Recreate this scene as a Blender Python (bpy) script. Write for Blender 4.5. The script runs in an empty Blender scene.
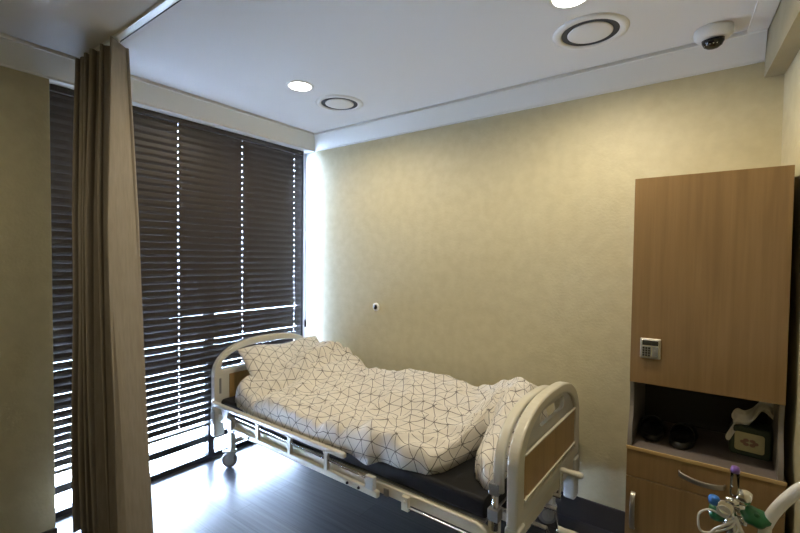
import bpy, bmesh, math, random
from mathutils import Vector, Matrix, noise
random.seed(7)
C = bpy.context.scene.collection
PI = math.pi
R = math.radians

# ------------------------------------------------------------------ materials
def lin(c):
    return tuple(((x / 12.92) if x <= 0.04045 else ((x + 0.055) / 1.055) ** 2.4) for x in c)

def mat(name, col, rough=0.5, metal=0.0, spec=0.5, **k):
    m = bpy.data.materials.new(name); m.use_nodes = True
    nt = m.node_tree; b = nt.nodes['Principled BSDF']
    b.inputs['Base Color'].default_value = (*col, 1)
    b.inputs['Roughness'].default_value = rough
    b.inputs['Metallic'].default_value = metal
    b.inputs['Specular IOR Level'].default_value = spec
    for a, v in k.items():
        b.inputs[a.replace('_', ' ')].default_value = v
    return m

def N(m, t, **kw):
    n = m.node_tree.nodes.new(t)
    for a, v in kw.items():
        setattr(n, a, v)
    return n

def bsdf(m): return m.node_tree.nodes['Principled BSDF']
def L(m, a, b): m.node_tree.links.new(a, b)

def noisy(name, c1, c2, scale=(5, 5, 5), nscale=4, detail=6, rough=0.6, bump=0.0, bscale=None, lo=.35, hi=.65, **k):
    """two-tone mottled surface"""
    m = mat(name, c1, rough, **k)
    tc = N(m, 'ShaderNodeTexCoord'); mp = N(m, 'ShaderNodeMapping')
    mp.inputs['Scale'].default_value = scale
    L(m, tc.outputs['Object'], mp.inputs['Vector'])
    n = N(m, 'ShaderNodeTexNoise'); n.inputs['Scale'].default_value = nscale; n.inputs['Detail'].default_value = detail
    L(m, mp.outputs[0], n.inputs['Vector'])
    r = N(m, 'ShaderNodeValToRGB')
    r.color_ramp.elements[0].position = lo; r.color_ramp.elements[1].position = hi
    r.color_ramp.elements[0].color = (*c1, 1); r.color_ramp.elements[1].color = (*c2, 1)
    L(m, n.outputs['Fac'], r.inputs['Fac']); L(m, r.outputs[0], bsdf(m).inputs['Base Color'])
    if bump:
        n2 = N(m, 'ShaderNodeTexNoise'); n2.inputs['Scale'].default_value = bscale or nscale * 8
        L(m, mp.outputs[0], n2.inputs['Vector'])
        bp = N(m, 'ShaderNodeBump'); bp.inputs['Strength'].default_value = bump; bp.inputs['Distance'].default_value = .01
        L(m, n2.outputs['Fac'], bp.inputs['Height']); L(m, bp.outputs[0], bsdf(m).inputs['Normal'])
    return m

def wood(name, c1, c2, axis='z', rough=.45, tone=1.0):
    m = mat(name, c1, rough)
    tc = N(m, 'ShaderNodeTexCoord'); mp = N(m, 'ShaderNodeMapping')
    s = {'z': (60, 60, 1.6), 'x': (1.6, 60, 60), 'y': (60, 1.6, 60)}[axis]
    mp.inputs['Scale'].default_value = s
    L(m, tc.outputs['Object'], mp.inputs['Vector'])
    n = N(m, 'ShaderNodeTexNoise'); n.inputs['Scale'].default_value = 1.0; n.inputs['Detail'].default_value = 8
    n.inputs['Roughness'].default_value = .65
    L(m, mp.outputs[0], n.inputs['Vector'])
    mp2 = N(m, 'ShaderNodeMapping'); mp2.inputs['Scale'].default_value = tuple(v * .16 if v > 10 else v * .6 for v in s)
    L(m, tc.outputs['Object'], mp2.inputs['Vector'])
    w = N(m, 'ShaderNodeTexNoise'); w.inputs['Scale'].default_value = 1.0; w.inputs['Detail'].default_value = 3
    w.inputs['Distortion'].default_value = 1.2
    L(m, mp2.outputs[0], w.inputs['Vector'])
    mx = N(m, 'ShaderNodeMix'); mx.data_type = 'FLOAT'; mx.inputs[0].default_value = .5
    L(m, n.outputs['Fac'], mx.inputs[2]); L(m, w.outputs['Fac'], mx.inputs[3])
    r = N(m, 'ShaderNodeValToRGB'); e = r.color_ramp.elements
    e[0].position = .38; e[1].position = .62; e[0].color = (*c2, 1); e[1].color = (*c1, 1)
    L(m, mx.outputs[0], r.inputs['Fac']); L(m, r.outputs[0], bsdf(m).inputs['Base Color'])
    return m

def emit(name, col, s):
    m = bpy.data.materials.new(name); m.use_nodes = True; nt = m.node_tree; nt.nodes.clear()
    o = nt.nodes.new('ShaderNodeOutputMaterial'); e = nt.nodes.new('ShaderNodeEmission')
    e.inputs[0].default_value = (*col, 1); e.inputs[1].default_value = s
    nt.links.new(e.outputs[0], o.inputs[0]); return m

def clear(name, tint=(1, 1, 1), refl=.08, rough=.02):
    m = bpy.data.materials.new(name); m.use_nodes = True; nt = m.node_tree; nt.nodes.clear()
    o = nt.nodes.new('ShaderNodeOutputMaterial'); t = nt.nodes.new('ShaderNodeBsdfTransparent')
    g = nt.nodes.new('ShaderNodeBsdfGlossy'); mx = nt.nodes.new('ShaderNodeMixShader'); f = nt.nodes.new('ShaderNodeFresnel')
    f.inputs[0].default_value = 1.45; t.inputs[0].default_value = (*tint, 1); g.inputs['Roughness'].default_value = rough
    nt.links.new(f.outputs[0], mx.inputs[0]); nt.links.new(t.outputs[0], mx.inputs[1]); nt.links.new(g.outputs[0], mx.inputs[2])
    nt.links.new(mx.outputs[0], o.inputs[0]); return m

M = {}
M['wall'] = noisy('olive_wallpaper', (.525, .475, .31), (.575, .525, .35), nscale=5, detail=9, rough=.5, bump=.16, bscale=22, scale=(3, 3, 3))
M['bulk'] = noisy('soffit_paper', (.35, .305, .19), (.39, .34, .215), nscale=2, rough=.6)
M['ceil'] = mat('ceiling_paint', (.74, .74, .74), .6)
M['crown'] = mat('crown_paint', (.80, .80, .77), .38)
M['jamb'] = mat('jamb_paint', (.82, .84, .86), .5)
M['base'] = mat('dark_baseboard_paint', (.035, .03, .028), .4)
M['frame_black'] = mat('black_window_frame', (.012, .012, .014), .4)
M['slat'] = mat('dark_slat', (.026, .020, .016), .45)
M['cord'] = mat('blind_cord', (.03, .025, .02), .7)
M['curtain'] = noisy('taupe_curtain_cloth', (.25, .215, .165), (.29, .25, .195), nscale=60, rough=.95, scale=(1, 1, .15), bump=.1, bscale=120)
M['glass'] = clear('window_glass')
M['track'] = mat('track_aluminium', (.75, .74, .68), .35, .3)
M['dark'] = mat('slot_shade_paint', (.01, .01, .01), .7)  # near-black colour standing in for shade in the groove and track slot
M['plastic'] = mat('cream_plastic', (.60, .575, .48), .32)
M['plastic2'] = mat('pale_grey_plastic', (.50, .50, .46), .4)
M['cream_metal'] = mat('cream_enamel_metal', (.66, .62, .50), .3)
M['greyp'] = mat('grey_plastic', (.22, .22, .21), .45)
M['chrome'] = mat('chrome_metal', (.75, .75, .74), .18, 1.0)
M['nickel'] = mat('brushed_nickel', (.50, .47, .42), .33, 1.0)
M['rubber'] = mat('grey_rubber', (.32, .32, .33), .6)
M['mattress'] = noisy('black_vinyl', (.006, .006, .0065), (.009, .009, .0095), nscale=8, rough=.62, spec=.25)
M['bedwood'] = wood('bed_panel_wood', (.40, .25, .09), (.30, .18, .06), 'z', .4)
M['cabwood'] = wood('cabinet_oak', (.27, .168, .070), (.205, .124, .050), 'z', .42)
M['cabwoodx'] = wood('cabinet_oak_edge', (.52, .36, .16), (.45, .30, .13), 'x', .42)
M['lam'] = noisy('grey_laminate', (.15, .125, .115), (.18, .15, .14), nscale=30, rough=.5)
M['niche'] = mat('niche_back_shaded', (.028, .024, .02), .6)  # deep shade of the niche put into the back's colour
M['panel'] = mat('niche_side_laminate', (.20, .18, .165), .35)
M['white'] = mat('white_enamel', (.78, .78, .76), .4)
M['vent_dark'] = mat('vent_gap_shade', (.045, .05, .062), .7)  # dark colour stands in for shade inside the vent gap
M['black'] = mat('black_gloss', (.008, .008, .009), .15)
M['shoe'] = mat('black_slipper_rubber', (.008, .008, .008), .5)
M['shoe_sole'] = mat('black_slipper_sole', (.022, .022, .021), .35)
M['lamp'] = emit('downlight_diffuser', (1.0, .97, .88), 14)
M['green'] = mat('green_plastic', (.010, .12, .04), .3)
M['darkgreen'] = mat('dark_green_box', (.035, .052, .03), .4)
M['label'] = noisy('cream_label', (.55, .50, .27), (.50, .45, .24), nscale=6, rough=.5)
M['flower'] = mat('faded_pink_print', (.30, .17, .12), .6)
M['tissue'] = mat('tissue_paper', (.70, .67, .60), .9)
M['purple'] = mat('purple_cap', (.20, .10, .40), .35)
M['blue'] = mat('blue_cap', (.03, .16, .50), .3)
M['foil'] = mat('silver_foil', (.75, .74, .70), .2, 1.0)
M['clearp'] = clear('clear_plastic', (.86, .88, .86))
M['tubep'] = mat('milky_tube_plastic', (.62, .62, .58), .25)
M['lcd'] = mat('lock_dark_glass', (.03, .03, .025), .15)

# floor
fm = mat('dark_vinyl_planks', (.03, .035, .045), .33); M['floor'] = fm
tc = N(fm, 'ShaderNodeTexCoord'); mp = N(fm, 'ShaderNodeMapping')
L(fm, tc.outputs['Object'], mp.inputs['Vector'])
br = N(fm, 'ShaderNodeTexBrick'); br.inputs['Scale'].default_value = 1.0
br.inputs['Brick Width'].default_value = 1.2; br.inputs['Row Height'].default_value = .15; br.inputs['Mortar Size'].default_value = .0016
br.inputs['Color1'].default_value = (.042, .042, .048, 1); br.inputs['Color2'].default_value = (.058, .056, .060, 1); br.inputs['Mortar'].default_value = (.012, .012, .014, 1)
L(fm, mp.outputs[0], br.inputs['Vector'])
mp2 = N(fm, 'ShaderNodeMapping'); mp2.inputs['Scale'].default_value = (2.2, 55, 1); L(fm, tc.outputs['Object'], mp2.inputs['Vector'])
nn = N(fm, 'ShaderNodeTexNoise'); nn.inputs['Scale'].default_value = 1; nn.inputs['Detail'].default_value = 7; L(fm, mp2.outputs[0], nn.inputs['Vector'])
rr = N(fm, 'ShaderNodeValToRGB'); rr.color_ramp.elements[0].position = .3; rr.color_ramp.elements[1].position = .7
rr.color_ramp.elements[0].color = (.45, .45, .45, 1); rr.color_ramp.elements[1].color = (1.25, 1.25, 1.25, 1)
L(fm, nn.outputs['Fac'], rr.inputs['Fac'])
mx = N(fm, 'ShaderNodeMix'); mx.data_type = 'RGBA'; mx.blend_type = 'MULTIPLY'; mx.inputs[0].default_value = 1
L(fm, br.outputs['Color'], mx.inputs[6]); L(fm, rr.outputs[0], mx.inputs[7]); L(fm, mx.outputs[2], bsdf(fm).inputs['Base Color'])
r2 = N(fm, 'ShaderNodeMapRange'); r2.inputs['To Min'].default_value = .26; r2.inputs['To Max'].default_value = .46
L(fm, nn.outputs['Fac'], r2.inputs['Value']); L(fm, r2.outputs[0], bsdf(fm).inputs['Roughness'])
bp = N(fm, 'ShaderNodeBump'); bp.inputs['Strength'].default_value = .15; bp.inputs['Distance'].default_value = .004
L(fm, nn.outputs['Fac'], bp.inputs['Height']); L(fm, bp.outputs[0], bsdf(fm).inputs['Normal'])

# bedding: triangular line web drawn in lattice coordinates stored as UV
def math_node(m, op, a, b=None):
    n = N(m, 'ShaderNodeMath', operation=op)
    for i, x in enumerate((a, b)):
        if x is None: continue
        if isinstance(x, (int, float)): n.inputs[i].default_value = x
        else: L(m, x, n.inputs[i])
    return n.outputs[0]
bm_ = mat('white_geometric_cotton', (.74, .71, .65), .9); M['bedding'] = bm_
uvn = N(bm_, 'ShaderNodeUVMap', uv_map='weave'); sx = N(bm_, 'ShaderNodeSeparateXYZ'); L(bm_, uvn.outputs[0], sx.inputs[0])
def near_int(m, x):
    return math_node(m, 'ABSOLUTE', math_node(m, 'SUBTRACT', math_node(m, 'FRACT', math_node(m, 'ADD', x, .5)), .5))
du = near_int(bm_, sx.outputs[0]); dv = near_int(bm_, sx.outputs[1]); dw = near_int(bm_, math_node(bm_, 'ADD', sx.outputs[0], sx.outputs[1]))
mn = math_node(bm_, 'MINIMUM', math_node(bm_, 'MINIMUM', du, dv), dw)
line = math_node(bm_, 'LESS_THAN', mn, .026)
dot = math_node(bm_, 'LESS_THAN', math_node(bm_, 'MAXIMUM', du, dv), .062)
lf = math_node(bm_, 'MAXIMUM', line, dot)
mc = N(bm_, 'ShaderNodeMix'); mc.data_type = 'RGBA'
mc.inputs[6].default_value = (.74, .70, .63, 1); mc.inputs[7].default_value = (.065, .055, .05, 1)
L(bm_, math_node(bm_, 'MULTIPLY', lf, .86), mc.inputs[0]); L(bm_, mc.outputs[2], bsdf(bm_).inputs['Base Color'])
bsdf(bm_).inputs['Sheen Weight'].default_value = .15

# ------------------------------------------------------------------ mesh helpers
def new(name, bm, m, parent=None, smooth=False, bevel=0, seg=2):
    me = bpy.data.meshes.new(name)
    bmesh.ops.recalc_face_normals(bm, faces=bm.faces)
    bm.to_mesh(me); bm.free()
    if smooth:
        for p in me.polygons: p.use_smooth = True
    ms = m if isinstance(m, (list, tuple)) else [m]
    for x in ms: me.materials.append(x)
    o = bpy.data.objects.new(name, me); C.objects.link(o)
    if parent: o.parent = parent
    if bevel:
        b = o.modifiers.new('bevel', 'BEVEL'); b.width = bevel; b.segments = seg; b.limit_method = 'ANGLE'; b.angle_limit = R(40)
        for p in me.polygons: p.use_smooth = True
        w = o.modifiers.new('wn', 'WEIGHTED_NORMAL'); w.keep_sharp = True
    return o

def box(bm, x0, x1, y0, y1, z0, z1, mi=0):
    v = [bm.verts.new((x, y, z)) for x in (x0, x1) for y in (y0, y1) for z in (z0, z1)]
    for f in ((0, 1, 3, 2), (4, 6, 7, 5), (0, 4, 5, 1), (2, 3, 7, 6), (0, 2, 6, 4), (1, 5, 7, 3)):
        fc = bm.faces.new([v[i] for i in f]); fc.material_index = mi
    return v

def B(*a, **k):
    bm = bmesh.new(); box(bm, *a, **k); return bm

def prism(bm, pts, axis, a, b, mi=0):
    """pts 2D polygon in the other two axes, extruded along axis from a to b"""
    def P(p, t):
        return {'x': (t, p[0], p[1]), 'y': (p[0], t, p[1]), 'z': (p[0], p[1], t)}[axis]
    A = [bm.verts.new(P(p, a)) for p in pts]; D = [bm.verts.new(P(p, b)) for p in pts]
    n = len(pts)
    fs = [bm.faces.new(A), bm.faces.new(D[::-1])]
    for i in range(n): fs.append(bm.faces.new([A[i], D[i], D[(i + 1) % n], A[(i + 1) % n]]))
    for f in fs: f.material_index = mi

def lathe(bm, prof, c=(0, 0, 0), axis='z', n=32, mi=0, cap=True):
    rings = []
    for r, h in prof:
        ring = []
        if r < 1e-6:
            p = {'z': (0, 0, h), 'x': (h, 0, 0), 'y': (0, h, 0)}[axis]
            ring = [bm.verts.new(Vector(p) + Vector(c))]
        else:
            for i in range(n):
                a = 2 * PI * i / n; x, y = r * math.cos(a), r * math.sin(a)
                p = {'z': (x, y, h), 'x': (h, x, y), 'y': (x, h, y)}[axis]
                ring.append(bm.verts.new(Vector(p) + Vector(c)))
        rings.append(ring)
    for a, b in zip(rings, rings[1:]):
        for i in range(n):
            q = []
            for v in (a[i % len(a)], a[(i + 1) % len(a)], b[(i + 1) % len(b)], b[i % len(b)]):
                if v not in q: q.append(v)
            if len(q) > 2:
                f = bm.faces.new(q); f.material_index = mi
    for ring in ((rings[0], rings[-1]) if cap else ()):
        if len(ring) > 2:
            f = bm.faces.new(ring); f.material_index = mi

def catmull(pts, k=8, closed=False):
    P = [Vector(p) for p in pts]; out = []
    n = len(P)
    for i in range(n if closed else n - 1):
        p1, p2 = P[i], P[(i + 1) % n]
        p0 = P[(i - 1) % n] if (closed or i > 0) else p1 * 2 - p2
        p3 = P[(i + 2) % n] if (closed or i < n - 2) else p2 * 2 - p1
        for j in range(k):
            t = j / k
            out.append(.5 * ((2 * p1) + (-p0 + p2) * t + (2 * p0 - 5 * p1 + 4 * p2 - p3) * t * t + (-p0 + 3 * p1 - 3 * p2 + p3) * t ** 3))
    if not closed: out.append(P[-1])
    return out

def sweep(bm, pts, sec, up=(0, 0, 1), mi=0, cap=True, scale=None):
    """sec: list of (a,b) section points; a along side, b along up"""
    P = [Vector(p) for p in pts]; n = len(P); rings = []
    up = Vector(up); prev = None
    for i in range(n):
        t = (P[min(i + 1, n - 1)] - P[max(i - 1, 0)]).normalized()
        if prev is None:
            s = t.cross(up)
            if s.length < 1e-3: s = t.cross(Vector((1, 0, 0)))
            s.normalize()
        else:
            s = (prev - t * prev.dot(t)).normalized()
        prev = s; u = s.cross(t).normalized()
        k = scale(i / (n - 1)) if scale else 1
        rings.append([bm.verts.new(P[i] + s * a * k + u * b * k) for a, b in sec])
    m = len(sec)
    for a, b in zip(rings, rings[1:]):
        for i in range(m):
            f = bm.faces.new([a[i], a[(i + 1) % m], b[(i + 1) % m], b[i]]); f.material_index = mi
    if cap:
        for r_ in (rings[0], rings[-1]):
            f = bm.faces.new(r_); f.material_index = mi

def circ(r, n=12, ry=None):
    ry = ry or r
    return [(r * math.cos(2 * PI * i / n), ry * math.sin(2 * PI * i / n)) for i in range(n)]

def tube(bm, pts, r, k=8, n=12, smooth=True, mi=0):
    sweep(bm, catmull(pts, k) if smooth and len(pts) > 2 else pts, circ(r, n), mi=mi)

def rrect(w, h, r, n=5):
    out = []
    for cx, cy, a0 in ((w / 2 - r, h / 2 - r, 0), (-w / 2 + r, h / 2 - r, 90), (-w / 2 + r, -h / 2 + r, 180), (w / 2 - r, -h / 2 + r, 270)):
        for i in range(n + 1):
            a = R(a0 + 90 * i / n); out.append((cx + r * math.cos(a), cy + r * math.sin(a)))
    return out

def plate(name, outlines, x, th, m, parent, bevel=.004, seg=2):
    """flat board in the local y-z plane at x with holes (filled 2D curve turned into a mesh)"""
    cu = bpy.data.curves.new(name, 'CURVE'); cu.dimensions = '2D'; cu.fill_mode = 'BOTH'
    cu.extrude = th / 2 - bevel; cu.bevel_depth = bevel; cu.bevel_resolution = seg; cu.offset = -bevel
    for pts in outlines:
        s = cu.splines.new('POLY'); s.points.add(len(pts) - 1); s.use_cyclic_u = True
        for q, p in zip(s.points, pts): q.co = (p[0], p[1], 0, 1)
    t = bpy.data.objects.new('t', cu); C.objects.link(t)
    bpy.context.view_layer.update()
    me = bpy.data.meshes.new_from_object(t.evaluated_get(bpy.context.evaluated_depsgraph_get()))
    bpy.data.objects.remove(t)
    me.transform(Matrix(((0, 0, 1, x), (1, 0, 0, 0), (0, 1, 0, 0), (0, 0, 0, 1))))
    me.name = name; me.materials.clear(); me.materials.append(m)
    for p in me.polygons: p.use_smooth = False
    o = bpy.data.objects.new(name, me); C.objects.link(o); o.parent = parent
    return o

def thing(name, label, cat, loc=(0, 0, 0), rotz=0, group=None):
    o = bpy.data.objects.new(name, None); C.objects.link(o)
    o.location = loc; o.rotation_euler = (0, 0, rotz); o.empty_display_size = .1
    return tag(o, label, cat, group)

def tag(o, label, cat, group=None):
    o['label'] = label; o['category'] = cat
    if group: o['group'] = group
    return o

def struct(name, bm, m, label=None, cat=None, **k):
    o = new(name, bm, m, **k); o['kind'] = 'structure'
    if label: o['label'] = label
    if cat: o['category'] = cat
    return o

def dup(root, loc, rotz, label, group=None):
    r = root.copy(); C.objects.link(r); r.location = loc; r.rotation_euler = (0, 0, rotz); r['label'] = label
    if group: r['group'] = group
    for ch in list(root.children):
        c = ch.copy(); C.objects.link(c); c.parent = r
        for g in ch.children:
            d = g.copy(); C.objects.link(d); d.parent = c
    return r

# ------------------------------------------------------------------ the room
ZC, ZW, XD, YB, YL = 2.539, 2.42, -0.21, -4.2, -1.862
def xr(y): return 3.051 - .076 * y
struct('floor', B(XD - .03, 3.6, YB - .1, .1, -.1, 0), M['floor'], 'dark blue-grey wood plank floor', 'floor')
bm = bmesh.new(); box(bm, .106, 3.6, YB - .1, -.103, ZC, ZC + .1)
struct('ceiling', bm, M['ceil'], 'white painted ceiling panel with a recessed edge groove', 'ceiling')
bm = bmesh.new(); box(bm, -.25, 3.6, -.2, .1, ZC + .02, ZC + .1); box(bm, -.25, .2, YB - .1, -.2, ZC + .02, ZC + .1)  # closes the groove; its shadow line is put into the dark colour
struct('trim_4', bm, M['dark'], 'cover above the ceiling edge groove, coloured dark for its shade', 'ceiling groove')
struct('wall_back', B(0, 3.6, 0, .1, 0, ZC + .02), M['wall'], 'long olive beige papered wall behind the bed', 'wall')
struct('wall_right', None or (lambda b: (prism(b, [(xr(0), 0.0), (xr(YB), YB), (3.6, YB), (3.6, 0.0)], 'z', 0, ZC + .02), b)[1])(bmesh.new()), M['wall'], 'olive beige wall beside the cabinet', 'wall')
struct('wall_front', B(XD, 3.6, YB - .1, YB, 0, ZC + .02), M['wall'], 'olive beige wall behind the viewer', 'wall')
bm = bmesh.new(); box(bm, XD, 0, YB, YL, 0, ZC + .02)
struct('wall_left', bm, M['wall'], 'olive beige wall left of the window blind', 'wall')
bm = bmesh.new(); box(bm, XD, -.001, YL, .0, ZW, ZC + .02)
struct('wall_window', bm, M['crown'], 'white header above the window blind', 'wall')
bm = bmesh.new(); box(bm, XD - .03, 0, 0, .1, 0, ZC + .02)
struct('trim_1', bm, M['jamb'], 'white window jamb at the corner of the back wall', 'window jamb')
# crown along window wall and back wall, mitred
def crown(name, pts2, label):
    prof = [(0, 2.42), (.008, 2.42), (.010, 2.43), (.088, 2.522), (.098, 2.524), (.098, ZC + .02), (0, ZC + .02)]
    bm = bmesh.new(); rings = []
    for (base, dirn) in pts2:
        rings.append([bm.verts.new((base[0] + dirn[0] * d, base[1] + dirn[1] * d, z)) for d, z in prof])
    n = len(prof)
    for a, b in zip(rings, rings[1:]):
        for i in range(n): bm.faces.new([a[i], a[(i + 1) % n], b[(i + 1) % n], b[i]])
    bm.faces.new(rings[0]); bm.faces.new(rings[-1])
    return struct(name, bm, M['crown'], label, 'cornice')
XS = 2.982
crown('trim_2', [((0, YB), (1, 0)), ((0, 0), (1, -1))], 'white sloped cornice above the window')
crown('trim_3', [((0, 0), (1, -1)), ((XS, 0), (0, -1))], 'white sloped cornice above the olive back wall')
# bulkhead along the right wall
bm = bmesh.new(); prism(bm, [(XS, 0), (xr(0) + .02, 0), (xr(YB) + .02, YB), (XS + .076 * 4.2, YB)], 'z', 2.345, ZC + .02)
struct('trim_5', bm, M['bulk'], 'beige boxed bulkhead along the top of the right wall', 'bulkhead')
bm = bmesh.new()
prism(bm, [(XS - .004, -.098), (XS + .002, -.098), (XS + .076 * 4.2, YB), (XS + .076 * 4.2 - .08, YB), (XS - .07, -.098)], 'z', ZC - .012, ZC + .01)
struct('trim_6', bm, M['crown'], 'white flat moulding beside the bulkhead', 'moulding')
# baseboards
struct('baseboard_back', B(0.02, 2.53, -.012, 0, 0, .135), M['base'], 'dark baseboard under the olive wall', 'baseboard', bevel=.003)
struct('baseboard_left', B(0, .012, YB, YL + .005, 0, .03), M['base'], 'low dark baseboard under the left wall', 'baseboard')

# window
win = bpy.data.objects.new('window_1', None); C.objects.link(win); win.location = (-.15, -.92, 0)
win['kind'] = 'structure'; win['label'] = 'tall window with black metal frame behind the blind'; win['category'] = 'window'
def wloc(b): bmesh.ops.translate(b, verts=b.verts, vec=(.15, .92, 0)); return b
bm = bmesh.new()
box(bm, -.20, -.15, YL, 0, 0, .035); box(bm, -.20, -.15, YL, 0, ZW - .04, ZW)
box(bm, -.20, -.15, YL, YL + .03, .035, ZW - .04); box(bm, -.20, -.15, -.03, 0, .035, ZW - .04)
new('window_frame', wloc(bm), M['frame_black'], win)
new('transom', wloc(B(-.195, -.152, YL + .03, -.03, .135, .182)), M['frame_black'], win)
for yy in (-.88,):
    new('mullion', wloc(B(-.198, -.148, yy - .025, yy + .025, .036, ZW - .041)), M['frame_black'], win)
new('window_pane', wloc(B(-.178, -.174, YL + .03, -.03, .035, ZW - .04)), M['glass'], win)

# ------------------------------------------------------------------ venetian blind
bl = thing('venetian_blind', 'wide dark brown venetian blind covering the window behind the bed', 'blind', (-.095, -.93, .29))
Y0, Y1 = -1.842, -.070
bm = bmesh.new(); pitch = .0455; zb = .335
holes = [-1.66, -1.145, -.655, -.15]
ns = int((ZW - .03 - zb) / pitch) + 1
for i in range(ns):
    z = zb + i * pitch
    fr = i / ns
    ph = R(72 + 4.5 * min(1, fr * 1.8)) + R(random.uniform(-.7, .7))
    W = .050
    dz = random.uniform(-.0012, .0012)
    sl = [random.uniform(-.0015, .0015) for _ in range(2)]
    ds = [-W / 2, -.0032, .0032, W / 2]
    segs = [Y0]
    for h in holes: segs += [h - .0022, h + .0022]
    segs.append(Y1 + random.uniform(-.002, .002))
    def pt(d, y, t):
        c = .0035 * (1 - (2 * d / W) ** 2)
        f = (y - Y0) / (Y1 - Y0)
        return (d * math.cos(ph) + (c + t) * math.sin(ph), y + .93, z - .29 + dz + d * math.sin(ph) + (c + t) * -math.cos(ph) + sl[0] * f)
    for a in range(3):
        for b in range(len(segs) - 1):
            if a == 1 and b % 2 == 1: continue
            d0, d1 = ds[a], ds[a + 1]; y0, y1 = segs[b], segs[b + 1]
            # room side edge is the upper one: +d points to +x and +z
            vs = [bm.verts.new(pt(d, y, t)) for t in (-.0009, .0009) for d, y in ((d0, y0), (d1, y0), (d1, y1), (d0, y1))]
            for f in ((0, 1, 2, 3), (7, 6, 5, 4), (0, 4, 5, 1), (1, 5, 6, 2), (2, 6, 7, 3), (3, 7, 4, 0)):
                bm.faces.new([vs[q] for q in f])
new('slats', bm, M['slat'], bl)
def bloc(b): bmesh.ops.translate(b, verts=b.verts, vec=(.095, .93, -.29)); return b
new('head_rail', bloc(B(-.125, -.065, Y0, Y1, ZW - .035, ZW)), M['slat'], bl, bevel=.003)
new('bottom_rail', bloc(B(-.118, -.072, Y0, Y1, .283, .302)), M['slat'], bl, bevel=.006)
for h in holes:
    bm = bmesh.new(); box(bm, -.0655, -.0645, h + .008, h + .0095, .29, ZW - .03); box(bm, -.1255, -.1245, h + .008, h + .0095, .29, ZW - .03)
    new('ladder_cord', bloc(bm), M['cord'], bl)
bm = bmesh.new(); tube(bm, [(-.05, Y1 + .012, ZW - .02), (-.05, Y1 + .012, 1.8), (-.05, Y1 + .013, .96)], .0022, n=6)
lathe(bm, [(.0, .0), (.010, .006), (.013, .03), (.010, .062), (.004, .07), (0, .072)], (-.05, Y1 + .013, .89), n=12)
new('pull_cord', bloc(bm), M['cord'], bl, smooth=True)

# ------------------------------------------------------------------ curtain and track
bm = bmesh.new()
box(bm, .11, 2.6, -1.752, -1.722, ZC - .014, ZC, 0); box(bm, .11, 2.6, -1.718, -1.712, ZC - .010, ZC, 1)  # second box: solid dark strip painting the shade of the track slot
tag(new('curtain_track', bm, [M['track'], M['dark']]), 'white aluminium curtain track running across the ceiling from the grey-brown curtain', 'curtain track')
cur = thing('privacy_curtain', 'taupe cloth privacy curtain gathered in deep folds in front of the blind', 'curtain', (.35, -1.735, 0))
bm = bmesh.new(); NS, NZ = 260, 44; nf = 6.0
grid = []
for j in range(NZ + 1):
    t = j / NZ; z = 2.517 - t * (2.517 - .035)
    row = []
    x0 = .11 - .01 * t; x1 = .545 + .06 * t + .10 * t * t
    amp = .045 + .022 * min(1, t * 3) + .012 * t
    for i in range(NS + 1):
        s = i / NS
        # folds crowd towards the window, one wide panel at the room side
        g = s ** 1.25
        ph = 2 * PI * (nf * (s * .86 + .14 * math.sin(s * 2.2))) + .35 * math.sin(3 * t + s * 5)
        sn = math.sin(ph); a = amp * (.80 + .35 * s) * (1 + .18 * math.sin(s * 23))
        x = x0 + (x1 - x0) * g + .018 * math.sin(2 * ph) * (1 - .4 * t)
        y = a * (sn * (1.25 - .25 * sn * sn)) + .018 * (s - .5) + .006 * noise.noise(Vector((s * 9, t * 3, 1)))
        y += .010 * math.sin(t * 5 + s * 4) * t
        row.append(bm.verts.new((x - .35, y, z)))
    grid.append(row)
for j in range(NZ):
    for i in range(NS):
        bm.faces.new([grid[j][i], grid[j][i + 1], grid[j + 1][i + 1], grid[j + 1][i]])
o = new('curtain_cloth', bm, M['curtain'], cur, smooth=True)
sd = o.modifiers.new('thick', 'SOLIDIFY'); sd.thickness = .003
for k in range(7):
    bm = bmesh.new(); x = .14 + .066 * k - .35
    tube(bm, [(x, 0, 2.524), (x + .002, 0.003, 2.518), (x, 0, 2.506)], .0025, n=6)
    new('curtain_hook', bm, M['white'], cur, smooth=True)

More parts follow.
